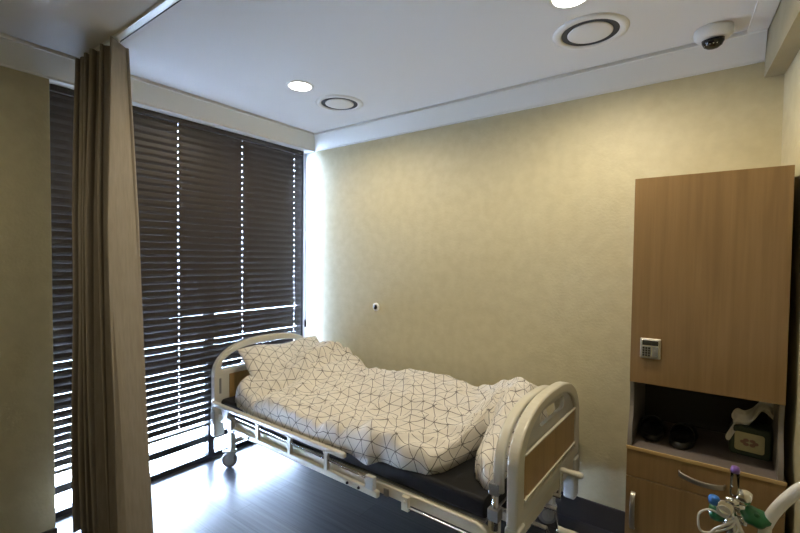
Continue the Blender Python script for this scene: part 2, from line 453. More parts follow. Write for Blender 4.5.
# ------------------------------------------------------------------ ceiling fittings
def downlight(loc, label):
    t = thing('recessed_downlight', label, 'ceiling light', loc, 0, 'round recessed downlights')
    bm = bmesh.new(); lathe(bm, [(.066, .0), (.068, -.004), (.078, -.004), (.083, -.001), (.083, 0)], n=40, cap=False)
    new('trim_ring', bm, M['white'], t, smooth=True)
    bm = bmesh.new(); lathe(bm, [(0, -.0035), (.066, -.0035), (.066, 0), (0, 0)], n=40)
    new('diffuser', bm, M['lamp'], t)
    return t
LP = [(.775, -.838), (2.338, -.815), (.775, -3.0), (2.338, -3.0)]
LE = [60, 66, 24, 5]
d0 = downlight((LP[0][0], LP[0][1], ZC), 'small bright round downlight nearest the window, beside the small round vent')
dup(d0, (LP[1][0], LP[1][1], ZC), 0, 'bright round downlight cut by the top edge, above the larger round vent')
def vent(loc, label, r=.160):
    t = thing('air_vent', label, 'air vent', loc, 0, 'round ceiling air vents')
    bm = bmesh.new(); lathe(bm, [(r * .76, -.003), (r * .79, -.008), (r * .90, -.008), (r, -.002), (r, 0)], n=56, cap=False)
    new('outer_ring', bm, M['white'], t, smooth=True)
    bm = bmesh.new(); lathe(bm, [(0, -.001), (r * .77, -.001), (r * .77, 0), (0, 0)], n=48)
    new('throat_shade_disc', bm, M['vent_dark'], t)  # flat disc without opening, shade of the throat painted by its colour
    bm = bmesh.new(); lathe(bm, [(0, -.009), (r * .3, -.009), (r * .56, -.007), (r * .60, -.004), (r * .58, -.001), (0, -.001)], n=48)
    new('centre_disc', bm, M['white'], t, smooth=True)
    return t
dup(d0, (LP[2][0], LP[2][1], ZC), 0, 'round recessed downlight behind the curtain side of the room')
dup(d0, (LP[3][0], LP[3][1], ZC), 0, 'round recessed downlight above the viewer')
v0 = vent((.765, -.487, ZC), 'round white ceiling air vent near the window corner')
dup(v0, (2.338, -.487, ZC), 0, 'round white ceiling air vent closest to the dome camera')
# dome camera
cam_t = thing('security_camera', 'white dome security camera on the ceiling beside the bulkhead', 'security camera', (2.79, -.195, ZC)); cam_t.scale = (.93, .93, .93)
bm = bmesh.new(); lathe(bm, [(.078, 0), (.080, -.012), (.078, -.030), (.066, -.044), (.050, -.048), (0, -.048)], n=40)
new('housing', bm, M['white'], cam_t, smooth=True)
bm = bmesh.new(); lathe(bm, [(.046, -.047), (.045, -.060), (.036, -.078), (.020, -.088), (0, -.092)], n=32)
bmesh.ops.rotate(bm, verts=bm.verts, cent=(0, 0, -.047), matrix=Matrix.Rotation(R(10), 3, 'X'))
new('dome', bm, M['black'], cam_t, smooth=True)
bm = bmesh.new()
for k in range(5):
    a = R(200 + k * 25); lathe(bm, [(0, -.002), (.0035, -.001), (.0035, .001), (0, .002)], (.033 * math.cos(a), .033 * math.sin(a), -.0775), n=8)
new('infrared_lamps', bm, M['chrome'], cam_t)

# wall sensor
ws = thing('wall_socket', 'tiny round black and white socket on the olive wall above the bed', 'wall socket', (.704, 0, 1.12))
bm = bmesh.new(); lathe(bm, [(0, 0), (.032, 0), (.032, -.006), (.026, -.012), (.017, -.012), (0, -.012)], axis='y', n=28)
new('socket_ring', bm, M['white'], ws, smooth=True)
bm = bmesh.new(); lathe(bm, [(0, -.010), (.018, -.010), (.018, -.0145), (.012, -.017), (0, -.017)], axis='y', n=24)
new('socket_hole', bm, M['black'], ws, smooth=True)

# ------------------------------------------------------------------ hospital bed (local: x along bed, y to the wall)
BW = .92; V0 = -.047; V1 = V0 + BW
BEDLOC = (.096, -.896, 0); BEDROT = R(-1)
bed = thing('hospital_bed', 'cream crank hospital bed with arched end boards standing on casters', 'hospital bed', BEDLOC, BEDROT)
def arch(v0, v1, zbot, zsh, zcor, ztop, rc=.09, n=24):
    """closed outline: straight sides, rounded shoulders, gently arched top"""
    pts = [(v0, zbot), (v0, zsh)]
    mid = (v0 + v1) / 2; hw = (v1 - v0) / 2
    a = []
    for i in range(1, n):
        th = PI * i / n
        # superellipse from shoulder to crown
        c, s = math.cos(PI - th), math.sin(PI - th)
        e = 2 / 2.6
        a.append((mid + hw * math.copysign(abs(c) ** e, c), zsh + (ztop - zsh) * abs(s) ** (2 / 2.1)))
    pts += a + [(v1, zsh), (v1, zbot)]
    return pts
def inner(pts, d):
    return pts
# head board
UH = -.118
out = arch(V0, V1, .40, .66, 0, .888)
hole = arch(V0 + .055, V1 - .055, .685, .70, 0, .838)
hb = plate('headboard', [out, hole], UH, .045, M['plastic'], bed, .008, 3)
plate('wood_panel', [[(V0 + .115, .475), (V1 - .115, .475), (V1 - .115, .65), (V0 + .115, .65)]], UH + .024, .008, M['bedwood'], hb, .002)
for s in (V0 + .045, V1 - .045):
    new('corner_insert', B(UH + .020, UH + .026, s - .008, s + .008, .52, .63), M['greyp'], hb, bevel=.002)
    bm = B(UH - .03, UH + .03, s - .05, s + .032, .215, .415)
    new('corner_bumper', bm, M['plastic2'], hb, bevel=.014, seg=3)
# foot board
V1F = .838
UF = 2.108
out = arch(V0, V1F, .43, .66, 0, .892, n=32)
hole = arch(V0 + .075, V1F - .075, .49, .66, 0, .845, n=32)
fb = plate('footboard', [out, hole], UF, .048, M['plastic'], bed, .010, 3)
slot = [(.413 + p[0], .785 + p[1]) for p in rrect(.36, .066, .032, 8)]
plate('recessed_panel', [arch(V0 + .07, V1F - .07, .48, .66, 0, .847, n=32), slot], UF, .020, M['plastic2'], fb, .002)
plate('wood_panel', [[(V0 + .085, .52), (V1F - .085, .52), (V1F - .085, .70), (V0 + .085, .70)]], UF + .014, .012, M['bedwood'], fb, .002)
bm = bmesh.new(); box(bm, UF + .012, UF + .026, V0 + .08, V1F - .08, .70, .708); box(bm, UF + .012, UF + .026, V0 + .08, V1F - .08, .508, .52)
new('panel_trim', bm, M['plastic'], fb, bevel=.002)
for s in (V0 + .045, V1F - .045):
    bm = B(UF - .031, UF + .031, s - .046, s + .036, .20, .428)
    new('corner_post', bm, M['plastic2'], fb, bevel=.012, seg=3)
new('lower_cross_bar', B(UF - .02, UF + .02, V0 + .08, V1F - .08, .37, .445), M['cream_metal'], fb, bevel=.006)
# inner end rail at the foot
bm = bmesh.new()
e = arch(.01, .81, .53, .62, 0, .845, n=32)
sweep(bm, [(2.028, a, b) for a, b in e], rrect(.030, .046, .012), up=(1, 0, 0))
er = new('end_rail', bm, M['plastic'], bed, smooth=True)
for a in (.01, .81):
    bm = bmesh.new(); lathe(bm, [(.014, .36), (.014, .54)], (2.012, a, 0), n=16); new('chrome_post', bm, M['chrome'], er, smooth=True)
    new('post_sleeve', B(1.990, 2.034, a - .021, a + .021, .515, .565), M['greyp'], er, bevel=.004)
    new('post_sleeve', B(1.987, 2.037, a - .024, a + .024, .405, .455), M['greyp'], er, bevel=.004)
# frame
bm = bmesh.new()
for a, b in ((-.024, .020), (BW - .12, BW - .076)):
    pts = [(-.085, (a + b) / 2, .352), (1.94, (a + b) / 2, .352), (1.965, (a + b) / 2, .340), (1.98, (a + b) / 2, .305)]
    sweep(bm, pts, rrect(.044, .055, .008), up=(0, 0, 1))
for uu in (-.06, .5, 1.2, 1.9):
    box(bm, uu, uu + .04, .02, BW - .10, .33, .37)
box(bm, -.10, 2.085, .20, .24, .29, .33); box(bm, -.10, 2.085, .60, .64, .29, .33)
new('bed_frame', bm, M['cream_metal'], bed, bevel=.003)
new('mattress_deck', B(-.08, 1.97, .0, BW - .10, .376, .384), M['greyp'], bed)
# outer rail and folded side rail on the near side
new('lower_side_rail', B(.08, 1.42, -.058, -.032, .312, .346), M['cream_metal'], bed, bevel=.006)
sr = None
bm = bmesh.new(); sweep(bm, [(-.10, -.054, .462), (-.092, -.054, .462), (.5, -.054, .462), (1.18, -.054, .462), (1.198, -.054, .462)], rrect(.030, .034, .012), up=(0, 0, 1), scale=lambda t: 1 if .02 < t < .98 else .72)
sr = new('side_rail', bm, M['plastic'], bed, smooth=False, bevel=.003)
for uu in (.43, .745, 1.055):
    bm = bmesh.new(); prism(bm, [(uu - .022, .445), (uu + .022, .445), (uu + .014, .425), (uu + .014, .345), (uu - .014, .345), (uu - .014, .425)], 'y', -.062, -.042)
    new('rail_post', bm, M['plastic'], sr, bevel=.003)
bm = bmesh.new(); prism(bm, [(.02, .45), (.12, .45), (.10, .41), (.15, .40), (.15, .33), (.07, .33), (.06, .38)], 'y', -.068, -.036)
new('rail_hinge', bm, M['plastic2'], sr, bevel=.004)
bm = bmesh.new(); tube(bm, [(.12, -.052, .425), (.7, -.052, .412), (1.37, -.052, .392)], .0055, n=10)
new('link_rod', bm, M['chrome'], sr, smooth=True)
new('rod_bracket', B(1.345, 1.40, -.064, -.036, .345, .412), M['plastic2'], sr, bevel=.005)
for uu in (.17, .335, 1.22, 1.30):
    bm = bmesh.new(); lathe(bm, [(0, -.066), (.006, -.066), (.008, -.060), (.008, -.056)], (uu, 0, .329), axis='y', n=12); new('bolt', bm, M['black'] if uu != .335 else M['greyp'], sr)
bm = bmesh.new(); tube(bm, [(1.58, -.036, .322), (1.8, -.036, .322), (2.0, -.036, .322)], .007, n=10)
new('lower_rod', bm, M['chrome'], bed, smooth=True)
bm = B(1.56, 1.60, -.046, -.024, .305, .372); lathe(bm, [(0, -.053), (.007, -.053), (.007, -.045)], (1.58, 0, .35), axis='y', n=10)
new('rod_clamp', bm, M['cream_metal'], bed, bevel=.003)
new('frame_tab', B(1.44, 1.47, -.032, -.024, .325, .365), M['greyp'], bed, bevel=.003)
# legs and casters
def leg(uu, vv):
    lg = new('leg', B(uu - .022, uu + .022, vv - .02, vv + .02, .115, .40), M['cream_metal'], bed, bevel=.005)
    sw = Matrix.Rotation(R(random.choice((38, 30, 44))), 3, 'Z')
    def swivel(b): bmesh.ops.rotate(b, verts=b.verts, cent=(uu, vv, 0), matrix=sw); return b
    bm = bmesh.new(); box(bm, uu - .032, uu + .030, vv - .026, vv + .026, .100, .122)
    prism(bm, [(uu - .028, .105), (uu + .026, .105), (uu + .008, .05), (uu - .012, .05)], 'y', vv - .026, vv - .020)
    prism(bm, [(uu - .028, .105), (uu + .026, .105), (uu + .008, .05), (uu - .012, .05)], 'y', vv + .020, vv + .026)
    box(bm, uu - .062, uu - .028, vv - .014, vv + .014, .110, .120)
    new('caster_fork', swivel(bm), M['plastic2'], lg, bevel=.002)
    bm = bmesh.new(); lathe(bm, [(.018, -.014), (.040, -.014), (.050, -.012), (.054, -.006), (.054, .006), (.050, .012), (.040, .014), (.018, .014)], (uu - .016, vv, .054), axis='y', n=32)
    new('caster_wheel', swivel(bm), M['rubber'], lg, smooth=True)
    bm = bmesh.new(); lathe(bm, [(0, -.016), (.014, -.016), (.034, -.0145), (.034, .0145), (.014, .016), (0, .016)], (uu - .016, vv, .054), axis='y', n=24)
    new('wheel_hub', swivel(bm), M['plastic2'], lg, smooth=False)
for uu in (-.008, 2.0):
    for vv in (.0 + .035, BW - .13): leg(uu, vv)
new('leg_brace', B(-.026, .010, .05, BW - .15, .17, .20), M['cream_metal'], bed, bevel=.004)
new('leg_brace', B(1.982, 2.018, .05, BW - .15, .17, .20), M['cream_metal'], bed, bevel=.004)
# crank handles under the foot board
def crank(vv, zz, ang):
    bm = bmesh.new(); lathe(bm, [(.011, UF - .15), (.011, UF + .055)], (0, vv, zz), axis='x', n=14)
    a = R(ang); dy, dz = .12 * math.sin(a), .12 * math.cos(a)
    sweep(bm, [(UF + .048, vv, zz), (UF + .050, vv + dy, zz + dz)], rrect(.022, .010, .004), up=(1, 0, 0))
    c = new('crank', bm, M['chrome'], bed, smooth=False, bevel=.001)
    bm = bmesh.new(); lathe(bm, [(0, UF + .045), (.012, UF + .045), (.015, UF + .06), (.013, UF + .075), (.016, UF + .12), (.015, UF + .14), (.008, UF + .146), (0, UF + .147)], (0, vv + dy, zz + dz), axis='x', n=18)
    new('crank_grip', bm, M['plastic'], c, smooth=True)
crank(.42, .375, 12); crank(.36, .34, 160); crank(.22, .32, 140)

# ------------------------------------------------------------------ mattress, pillow, duvet
def bedmat(): return Matrix.Translation(BEDLOC) @ Matrix.Rotation(BEDROT, 4, 'Z')
bm = bmesh.new(); sweep(bm, [(-.085, (BW - .07) / 2, .434), (-.08, (BW - .07) / 2, .434), (1, (BW - .07) / 2, .434), (1.96, (BW - .07) / 2, .434), (1.968, (BW - .07) / 2, .434)], rrect(.86, .092, .022, 5), up=(0, 0, 1), scale=lambda t: 1 if .01 < t < .99 else .985)
mt = new('mattress', bm, M['mattress'], None, bevel=.004)
mt.location = BEDLOC; mt.rotation_euler = (0, 0, BEDROT)
tag(mt, 'thin black vinyl mattress lying on the hospital bed', 'mattress')

def weave(seed, a=.076, jit=.20):
    rnd = {}
    def V(i, j):
        if (i, j) not in rnd:
            r_ = random.Random(i * 7919 + j * 104729 + seed)
            rnd[(i, j)] = (i * a + j * a / 2 + r_.uniform(-jit, jit) * a, j * a * .866 + r_.uniform(-jit, jit) * a * .866)
        return rnd[(i, j)]
    def f(x, y):
        j0 = math.floor(y / (a * .866)); i0 = math.floor((x - j0 * a / 2) / a); best = None
        for dj in (0, -1, 1, -2, 2):
            for di in (0, -1, 1, -2, 2):
                i, j = i0 + di, j0 + dj
                for tri in (((i, j), (i + 1, j), (i, j + 1)), ((i + 1, j + 1), (i, j + 1), (i + 1, j))):
                    (x1, y1), (x2, y2), (x3, y3) = V(*tri[0]), V(*tri[1]), V(*tri[2])
                    D = (y2 - y3) * (x1 - x3) + (x3 - x2) * (y1 - y3)
                    if abs(D) < 1e-9: continue
                    l1 = ((y2 - y3) * (x - x3) + (x3 - x2) * (y - y3)) / D
                    l2 = ((y3 - y1) * (x - x3) + (x1 - x3) * (y - y3)) / D
                    l3 = 1 - l1 - l2; m_ = min(l1, l2, l3)
                    uv = (l1 * tri[0][0] + l2 * tri[1][0] + l3 * tri[2][0], l1 * tri[0][1] + l2 * tri[1][1] + l3 * tri[2][1])
                    if m_ >= 0: return uv
                    if best is None or m_ > best[0]: best = (m_, uv)
        return best[1]
    return f

def lerp_tab(tab, x):
    if x <= tab[0][0]: return tab[0][1]
    for (a, b), (c, d) in zip(tab, tab[1:]):
        if x <= c:
            t = (x - a) / (c - a); t = t * t * (3 - 2 * t); return b + (d - b) * t
    return tab[-1][1]
def gauss(x, s): return math.exp(-(x / s) ** 2)

def cloth(name, pos, nu, nv, flat, wf, parent=None):
    """closed puffy sheet: pos(i,j,side) -> point; flat(i,j) -> cloth coordinates for the print"""
    bm = bmesh.new(); uvl = bm.loops.layers.uv.new('weave')
    top = [[bm.verts.new(pos(i / nu, j / nv, 1)) for j in range(nv + 1)] for i in range(nu + 1)]
    bot = [[top[i][j] if i in (0, nu) or j in (0, nv) else bm.verts.new(pos(i / nu, j / nv, -1)) for j in range(nv + 1)] for i in range(nu + 1)]
    # cloth coordinates by arc length, so the print keeps its size on steep hems
    m_ = nv // 2; FX = [0.0]; FY = []
    for i in range(nu): FX.append(FX[-1] + (top[i + 1][m_].co - top[i][m_].co).length)
    for i in range(nu + 1):
        c_ = [0.0]
        for j in range(nv): c_.append(c_[-1] + (top[i][j + 1].co - top[i][j].co).length)
        FY.append([q - c_[m_] for q in c_])
    K = 5
    FS = [[sum(FY[a][j] for a in range(max(0, i - K), min(nu, i + K) + 1)) / (min(nu, i + K) - max(0, i - K) + 1) for j in range(nv + 1)] for i in range(nu + 1)]
    ox_, oy_ = flat(0, 0)
    UV = [[wf(FX[i] * .93 + ox_, FS[i][j] + oy_ + 2) for j in range(nv + 1)] for i in range(nu + 1)]
    for g, s in ((top, 1), (bot, -1)):
        for i in range(nu):
            for j in range(nv):
                idx = [(i, j), (i + 1, j), (i + 1, j + 1), (i, j + 1)]
                if s < 0: idx = idx[::-1]
                try: f = bm.faces.new([g[a][b] for a, b in idx])
                except ValueError: continue
                for lp, (a, b) in zip(f.loops, idx): lp[uvl].uv = UV[a][b]
    return new(name, bm, M['bedding'], parent, smooth=True)

vnear = [(-.06, .16), (0, .07), (.06, .02), (.16, -.022), (.40, -.030), (.88, -.034), (1.05, -.030), (1.18, -.024), (1.32, -.032), (1.42, -.01), (1.52, -.014), (1.66, .012), (1.71, .07), (1.742, .24), (1.758, .40), (1.79, .42), (1.81, .30), (1.83, .18), (1.87, .12), (1.94, .07), (2.0, .07)]
znearb = [(-.06, .487), (.12, .480), (.35, .445), (.85, .432), (1.05, .445), (1.2, .455), (1.33, .438), (1.46, .47), (1.6, .484), (2.0, .484)]
hn = [(-.05, .51), (.03, .545), (.10, .605), (.14, .63), (.28, .60), (.5, .585), (.75, .59), (1.0, .575), (1.3, .60), (1.55, .60), (1.70, .585), (1.80, .545), (1.88, .60), (1.96, .60), (2.0, .57)]
hf = [(-.05, .70), (.06, .76), (.22, .835), (.30, .81), (.38, .72), (.62, .665), (.85, .685), (1.15, .725), (1.35, .71), (1.52, .70), (1.64, .715), (1.74, .77), (1.81, .795), (1.90, .775), (1.96, .75), (2.0, .70)]
def duvet_pos(s, t, side):
    uu = -.05 + 2.02 * s
    sk = lambda v: .17 * max(0, (v - .1) / .75) * max(0, 1 - s * 2.2)       # head edge runs diagonally
    vn = lerp_tab(vnear, uu); vf = .842 + .01 * math.sin(uu * 7)
    tt = t * .5 + .5 * (t * t * (3 - 2 * t))
    v = vn + (vf - vn) * tt
    u_ = uu + sk(v)
    zb_ = lerp_tab(znearb, uu)
    k = min(1, max(0, (v + .036) / .032))
    base = zb_ + (.483 - zb_) * k if zb_ < .483 else .483
    if side < 0:
        under = .80 - 1.0 * (u_ + .05) - (.25 if v < .12 else 0)
        return (u_, v, max(base, min(under, base + .30 * min(1, t * 6, (1 - t) * 6, s * 20) * (.35 + .5 * v))))
    w = max(0, min(1, (v - .12) / .60)); w = w * w * (3 - 2 * w) * .8 + .2 * w
    h = lerp_tab(hn, uu) * (1 - w) + lerp_tab(hf, uu) * w
    # crown slightly, drop to the far edge
    d = min(t / .16, 1); en = math.sqrt(max(0, 1 - (1 - d) ** 2))
    d2 = min((1 - t) / .14, 1); ef = math.sqrt(max(0, 1 - (1 - d2) ** 2))
    d3 = min(s / .035, 1); eh = math.sqrt(max(0, 1 - (1 - d3) ** 2))
    d4 = min((1 - s) / .03, 1); e4 = math.sqrt(max(0, 1 - (1 - d4) ** 2))
    P = Vector((uu, v, 0))
    # wrinkles
    wr = .020 * noise.noise(P * 5.2) + .010 * noise.noise(P * 11 + Vector((3, 1, 0)))
    rid = 1 - abs(noise.noise(Vector((uu * 2.6 + v * 3.5, v * 5 - uu * 2.2, 4)))) * 2.4
    wr += .021 * max(0, rid) ** 2
    rid2 = 1 - abs(noise.noise(Vector((uu * 7 - v * 4, v * 3 + uu * 3, 9)))) * 2.6
    wr += .012 * max(0, rid2) ** 2
    # radiating tucks along the near hem
    wr += .008 * math.sin(uu * 44 + 3 * noise.noise(P * 4)) * gauss(t - .06, .10) + .005 * math.sin(uu * 71) * gauss(t - .03, .06)
    # roll behind the head edge and the diagonal valley below it
    dd = uu - (.02 + .02 * v)
    wr += .04 * gauss(dd - .06, .05) - .070 * gauss(dd - .20 - .10 * (1 - v), .034) * (1 - .3 * v)
    wr += .018 * gauss(dd - .33 - .12 * (1 - v), .05)
    # sharp tuck near the foot
    wr -= .055 * gauss(uu - 1.782, .022) * max(0, 1 - (v - .4) / .32) if v > .4 else .05 * gauss(uu - 1.782, .02)
    E_ = min(en, ef) * eh * e4
    z = base + (h + wr - base) * E_
    bul = .028 * (1 - abs(2 * d - 1)) * (1 if d < 1 else 0)
    return (u_, v - bul * (1 - k * .5), max(z, base + .002 * E_))
wf = weave(3)
dv = cloth('duvet', duvet_pos, 200, 96, lambda s, t: (2.15 * s + .05 * math.sin(t * 4), 1.12 * t + .04 * math.sin(s * 5)), wf)
dv.location = BEDLOC; dv.rotation_euler = (0, 0, BEDROT)
tag(dv, 'rumpled white duvet printed with thin black triangle lines on the bed', 'duvet')

# pillow leaning on the head board
def pillow_pos(s, t, side):
    # s up the pillow, t across
    a, b = 2 * s - 1, 2 * t - 1
    e = (1 - abs(a) ** 3.2) ** .5 * (1 - abs(b) ** 4) ** .5
    # pointed corners
    k = 1 - .06 * (1 - abs(b)) ** 1 * 0 + .0
    L_, W_ = .42, .735
    x = L_ * (s - .5) * (1 + .035 * abs(b) ** 3); y = W_ * (t - .5) * (1 + .03 * abs(a) ** 3)
    th = .062 * e if side > 0 else .045 * e
    th += .008 * noise.noise(Vector((s * 5, t * 7, 2 + side))) * e + .004 * noise.noise(Vector((s * 14, t * 17, 5))) * e
    tilt = R(47)
    p = Vector((x, y, th * side))
    # raise along slope: upper edge towards head board
    px = -p.x * math.cos(tilt) + p.z * math.sin(tilt); pz = p.x * math.sin(tilt) + p.z * math.cos(tilt)
    sag = .012 * math.sin(t * 9)
    return (.105 + px, .475 + p.y, .668 + pz + sag * s)
pl = cloth('pillow', pillow_pos, 44, 72, lambda s, t: (.45 * s + 5, .75 * t + 3), weave(11))
pl.location = BEDLOC; pl.rotation_euler = (0, 0, BEDROT)
tag(pl, 'white triangle print pillow leaning against the arched headboard', 'pillow')

# ------------------------------------------------------------------ locker cabinet
CX0, CX1, CF, CG = 2.532, 3.052, -.45, -.475
cab = thing('locker_cabinet', 'tall oak veneer bedside locker with open niche and keypad lock', 'cabinet', ((CX0 + CX1) / 2, -.225, 0))
OX, OY = (CX0 + CX1) / 2, -.225
def cl(b): bmesh.ops.translate(b, verts=b.verts, vec=(-OX, -OY, 0)); return b
bm = bmesh.new()
box(bm, CX0, CX0 + .016, CF + .02, -.015, .968, 1.86); box(bm, CX1 - .016, CX1, CF + .02, -.015, .968, 1.86)
box(bm, CX0, CX1, CF + .02, -.015, 1.844, 1.86); box(bm, CX0 + .016, CX1 - .016, CF + .02, -.015, .968, .984); box(bm, CX0 + .016, CX1 - .016, -.03, -.015, .984, 1.844)
new('upper_body', cl(bm), M['cabwood'], cab)
ud = new('upper_door', cl(B(CX0, CX1, CF, CF + .019, .964, 1.862)), M['cabwood'], cab, bevel=.0015)
# niche
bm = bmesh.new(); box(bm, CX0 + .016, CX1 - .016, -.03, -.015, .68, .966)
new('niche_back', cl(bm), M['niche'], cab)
for xx in (CX0, CX1 - .016):
    bm = bmesh.new()
    pts = [(-.015, .682), (-.015, .966), (CF + .012, .966)]
    for i in range(13):
        t = i / 12; z = .966 - t * (.966 - .682)
        q = min(1, max(0, (t - 0.360) / .6)); q = q * q * (3 - 2 * q)
        pts.append((CF + .012 + .014 * math.sin(PI * min(1, t * 1.4)) + (CG + .006 - CF - .012) * q, z))
    prism(bm, pts[:2] + pts[3:], 'x', xx, xx + .016)
    new('niche_side_panel', cl(bm), M['panel'], cab)
bm = bmesh.new(); box(bm, CX0, (CX1 + .008), CG + .002, -.015, .665, .682)
new('niche_shelf', cl(bm), M['lam'], cab)
new('shelf_edge', cl(B(CX0 - .002, (CX1 + .008) + .002, CG - .003, CG + .004, .670, .684)), M['cabwoodx'], cab, bevel=.001)
bm = bmesh.new()
box(bm, CX0, CX0 + .016, CG + .02, -.015, .06, .665); box(bm, (CX1 + .008) - .016, (CX1 + .008), CG + .02, -.015, .06, .665); box(bm, CX0 + .016, (CX1 + .008) - .016, -.03, -.015, .06, .665)
box(bm, CX0 + .01, (CX1 + .008) - .01, CG + .05, -.02, 0, .06)
new('lower_body', cl(bm), M['cabwood'], cab)
dr = new('drawer', cl(B(CX0, (CX1 + .008), CG, CG + .019, .551, .670)), M['cabwood'], cab, bevel=.0015)
bm = bmesh.new(); sweep(bm, catmull([(2.728, CG + .002, .620), (2.734, CG - .014, .619), (2.768, CG - .025, .612), (2.80, CG - .028, .607), (2.84, CG - .025, .606), (2.872, CG - .014, .607), (2.880, CG + .002, .607)], 6), rrect(.007, .022, .003), up=(0, 0, 1))
new('drawer_handle', cl(bm), M['nickel'], dr, smooth=True)
ld = new('lower_door', cl(B(CX0, (CX1 + .008), CG, CG + .019, .065, .547)), M['cabwood'], cab, bevel=.0015)
bm = bmesh.new(); sweep(bm, catmull([(2.562, CG + .002, 0.480), (2.562, CG - .014, 0.472), (2.562, CG - .026, 0.440), (2.562, CG - .028, 0.400), (2.562, CG - .026, 0.360), (2.562, CG - .014, 0.328), (2.562, CG + .002, 0.320)], 6), rrect(.020, .007, .003), up=(0, 1, 0))
new('door_handle', cl(bm), M['nickel'], ld, smooth=True)
# keypad lock
lk = new('keypad_lock', cl(B(2.570, 2.648, CF - .010, CF + .002, 1.078, 1.166)), M['nickel'], ud, bevel=.004)
new('lock_face', cl(B(2.575, 2.643, CF - .0125, CF - .009, 1.083, 1.161)), M['chrome'], ud, bevel=.002)
bm = bmesh.new(); box(bm, 2.579, 2.639, CF - .015, CF - .012, 1.136, 1.157); new('lock_display', cl(bm), M['lcd'], ud, bevel=.001)
bm = bmesh.new(); box(bm, 2.579, 2.612, CF - .015, CF - .012, 1.087, 1.132)
new('lock_keys', cl(bm), M['greyp'], ud, bevel=.001)
bm = bmesh.new()
for i in range(3):
    for j in range(4):
        x, z = 2.584 + i * .0105, 1.092 + j * .0105
        box(bm, x - .003, x + .004, CF - .0165, CF - .0148, z - .003, z + .004)
new('lock_buttons', cl(bm), M['lcd'], ud)
bm = bmesh.new(); box(bm, 2.617, 2.639, CF - .015, CF - .012, 1.087, 1.132); lathe(bm, [(0, -.008), (.007, -.008), (.007, 0)], (2.628, CF - .012, 1.11), axis='y', n=14)
new('lock_knob', cl(bm), M['greyp'], ud, bevel=.001)

# slippers standing toe to the back, heel strap edge to the room
def slipper(loc, rotz, label):
    t = thing('slipper', label, 'slipper', loc, rotz, 'pair of black slippers in the locker niche')
    bm = bmesh.new(); n = 40; low, high, rim = [], [], []
    def outl(a):
        w = .046 * (1 + .12 * math.cos(a)); return (w * math.sin(a), -.105 * math.cos(a) + .0)
    rings = []
    for zz, k in ((0, .93), (.006, 1.0), (.022, 1.02), (.030, .99), (.030, .82), (.022, .78)):
        rings.append([bm.verts.new((outl(2 * PI * i / n)[0] * k, outl(2 * PI * i / n)[1] * (k if k > .9 else k + .06), zz)) for i in range(n)])
    for a, b in zip(rings, rings[1:]):
        for i in range(n): bm.faces.new([a[i], a[(i + 1) % n], b[(i + 1) % n], b[i]])
    bm.faces.new(rings[0]); bm.faces.new(rings[-1])
    new('sole', bm, M['shoe_sole'], t, smooth=True)
    bm = bmesh.new(); g = []
    for j in range(13):
        f = j / 12; y = -.005 + f * .105
        wd = .047 * (1 - max(0, f - .55) ** 2 * 3.2); ht = .066 - .030 * f ** 1.5
        g.append([bm.verts.new((wd * 1.03 * math.cos(PI * i / 16), y, .022 + ht * math.sin(PI * i / 16) ** .75)) for i in range(17)])
    for a, b in zip(g, g[1:]):
        for i in range(16): bm.faces.new([a[i], a[i + 1], b[i + 1], b[i]])
    bm.faces.new(g[-1])
    o = new('upper', bm, M['shoe'], t, smooth=True)
    s_ = o.modifiers.new('t', 'SOLIDIFY'); s_.thickness = .004
    return t
s0 = slipper((2.606, -.262, .682), R(4), 'black slipper in the niche next to the left side panel')
dup(s0, (2.728, -.285, .682), R(-7), 'black slipper in the niche, the one closer to the tissue box')

# tissue box
tb = thing('tissue_box', 'dark green tissue box with cream flower label in the locker niche', 'tissue box', (2.972, -.235, .682), R(-8))
bm = bmesh.new(); prism(bm, [(-.058 - .012, 0), (.058 + .006, 0), (.066, .03), (.066, .115), (.060, .125), (-.066, .125), (-.072, .115), (-.074, .03)], 'y', -.055, .062)
new('box_body', bm, M['darkgreen'], tb, bevel=.010, seg=3)
bm = bmesh.new(); prism(bm, [(p[0] - .004, p[1] + .062) for p in rrect(.098, .078, .010)], 'y', -.0572, -.0545)
lb = new('label_panel', bm, M['label'], tb)
bm = bmesh.new()
for k in range(6):
    a = k * PI / 3; cx, cz = -.004 + .016 * math.cos(a) * 1.3, .062 + .010 * math.sin(a)
    prism(bm, [(cx + .010 * math.cos(q * PI / 4), cz + .007 * math.sin(q * PI / 4)) for q in range(8)], 'y', -.0580 - .0002 * k, -.0571)
new('flower_print', bm, M['flower'], lb)
ts = bmesh.new(); g = []
for i in range(25):
    s = i / 24; row = []
    for j in range(17):
        t = j / 16 - .5
        x = -.070 + .150 * s + .018 * t + .006 * math.sin(t * 9 + s * 5)
        zc = .105 + .02 * s + .085 * min(1, s * 1.5) ** .8 + .012 * math.sin(s * 11)
        z = zc + t * (.11 - .055 * s + .014 * math.sin(s * 13 + 1)) + .008 * noise.noise(Vector((s * 6, t * 6, 0)))
        y = -.066 + .060 * min(1, s * 1.6) + .030 * t + .014 * math.sin(s * 12 + t * 4) + .010 * math.sin(t * 10)
        row.append(ts.verts.new((x, y, max(z, .062 if s < .3 else .127))))
    g.append(row)
for a, b in zip(g, g[1:]):
    for i in range(16): ts.faces.new([a[i], a[i + 1], b[i + 1], b[i]])
o = new('tissue_sheet', ts, M['tissue'], tb, smooth=True)
s_ = o.modifiers.new('t', 'SOLIDIFY'); s_.thickness = .0015

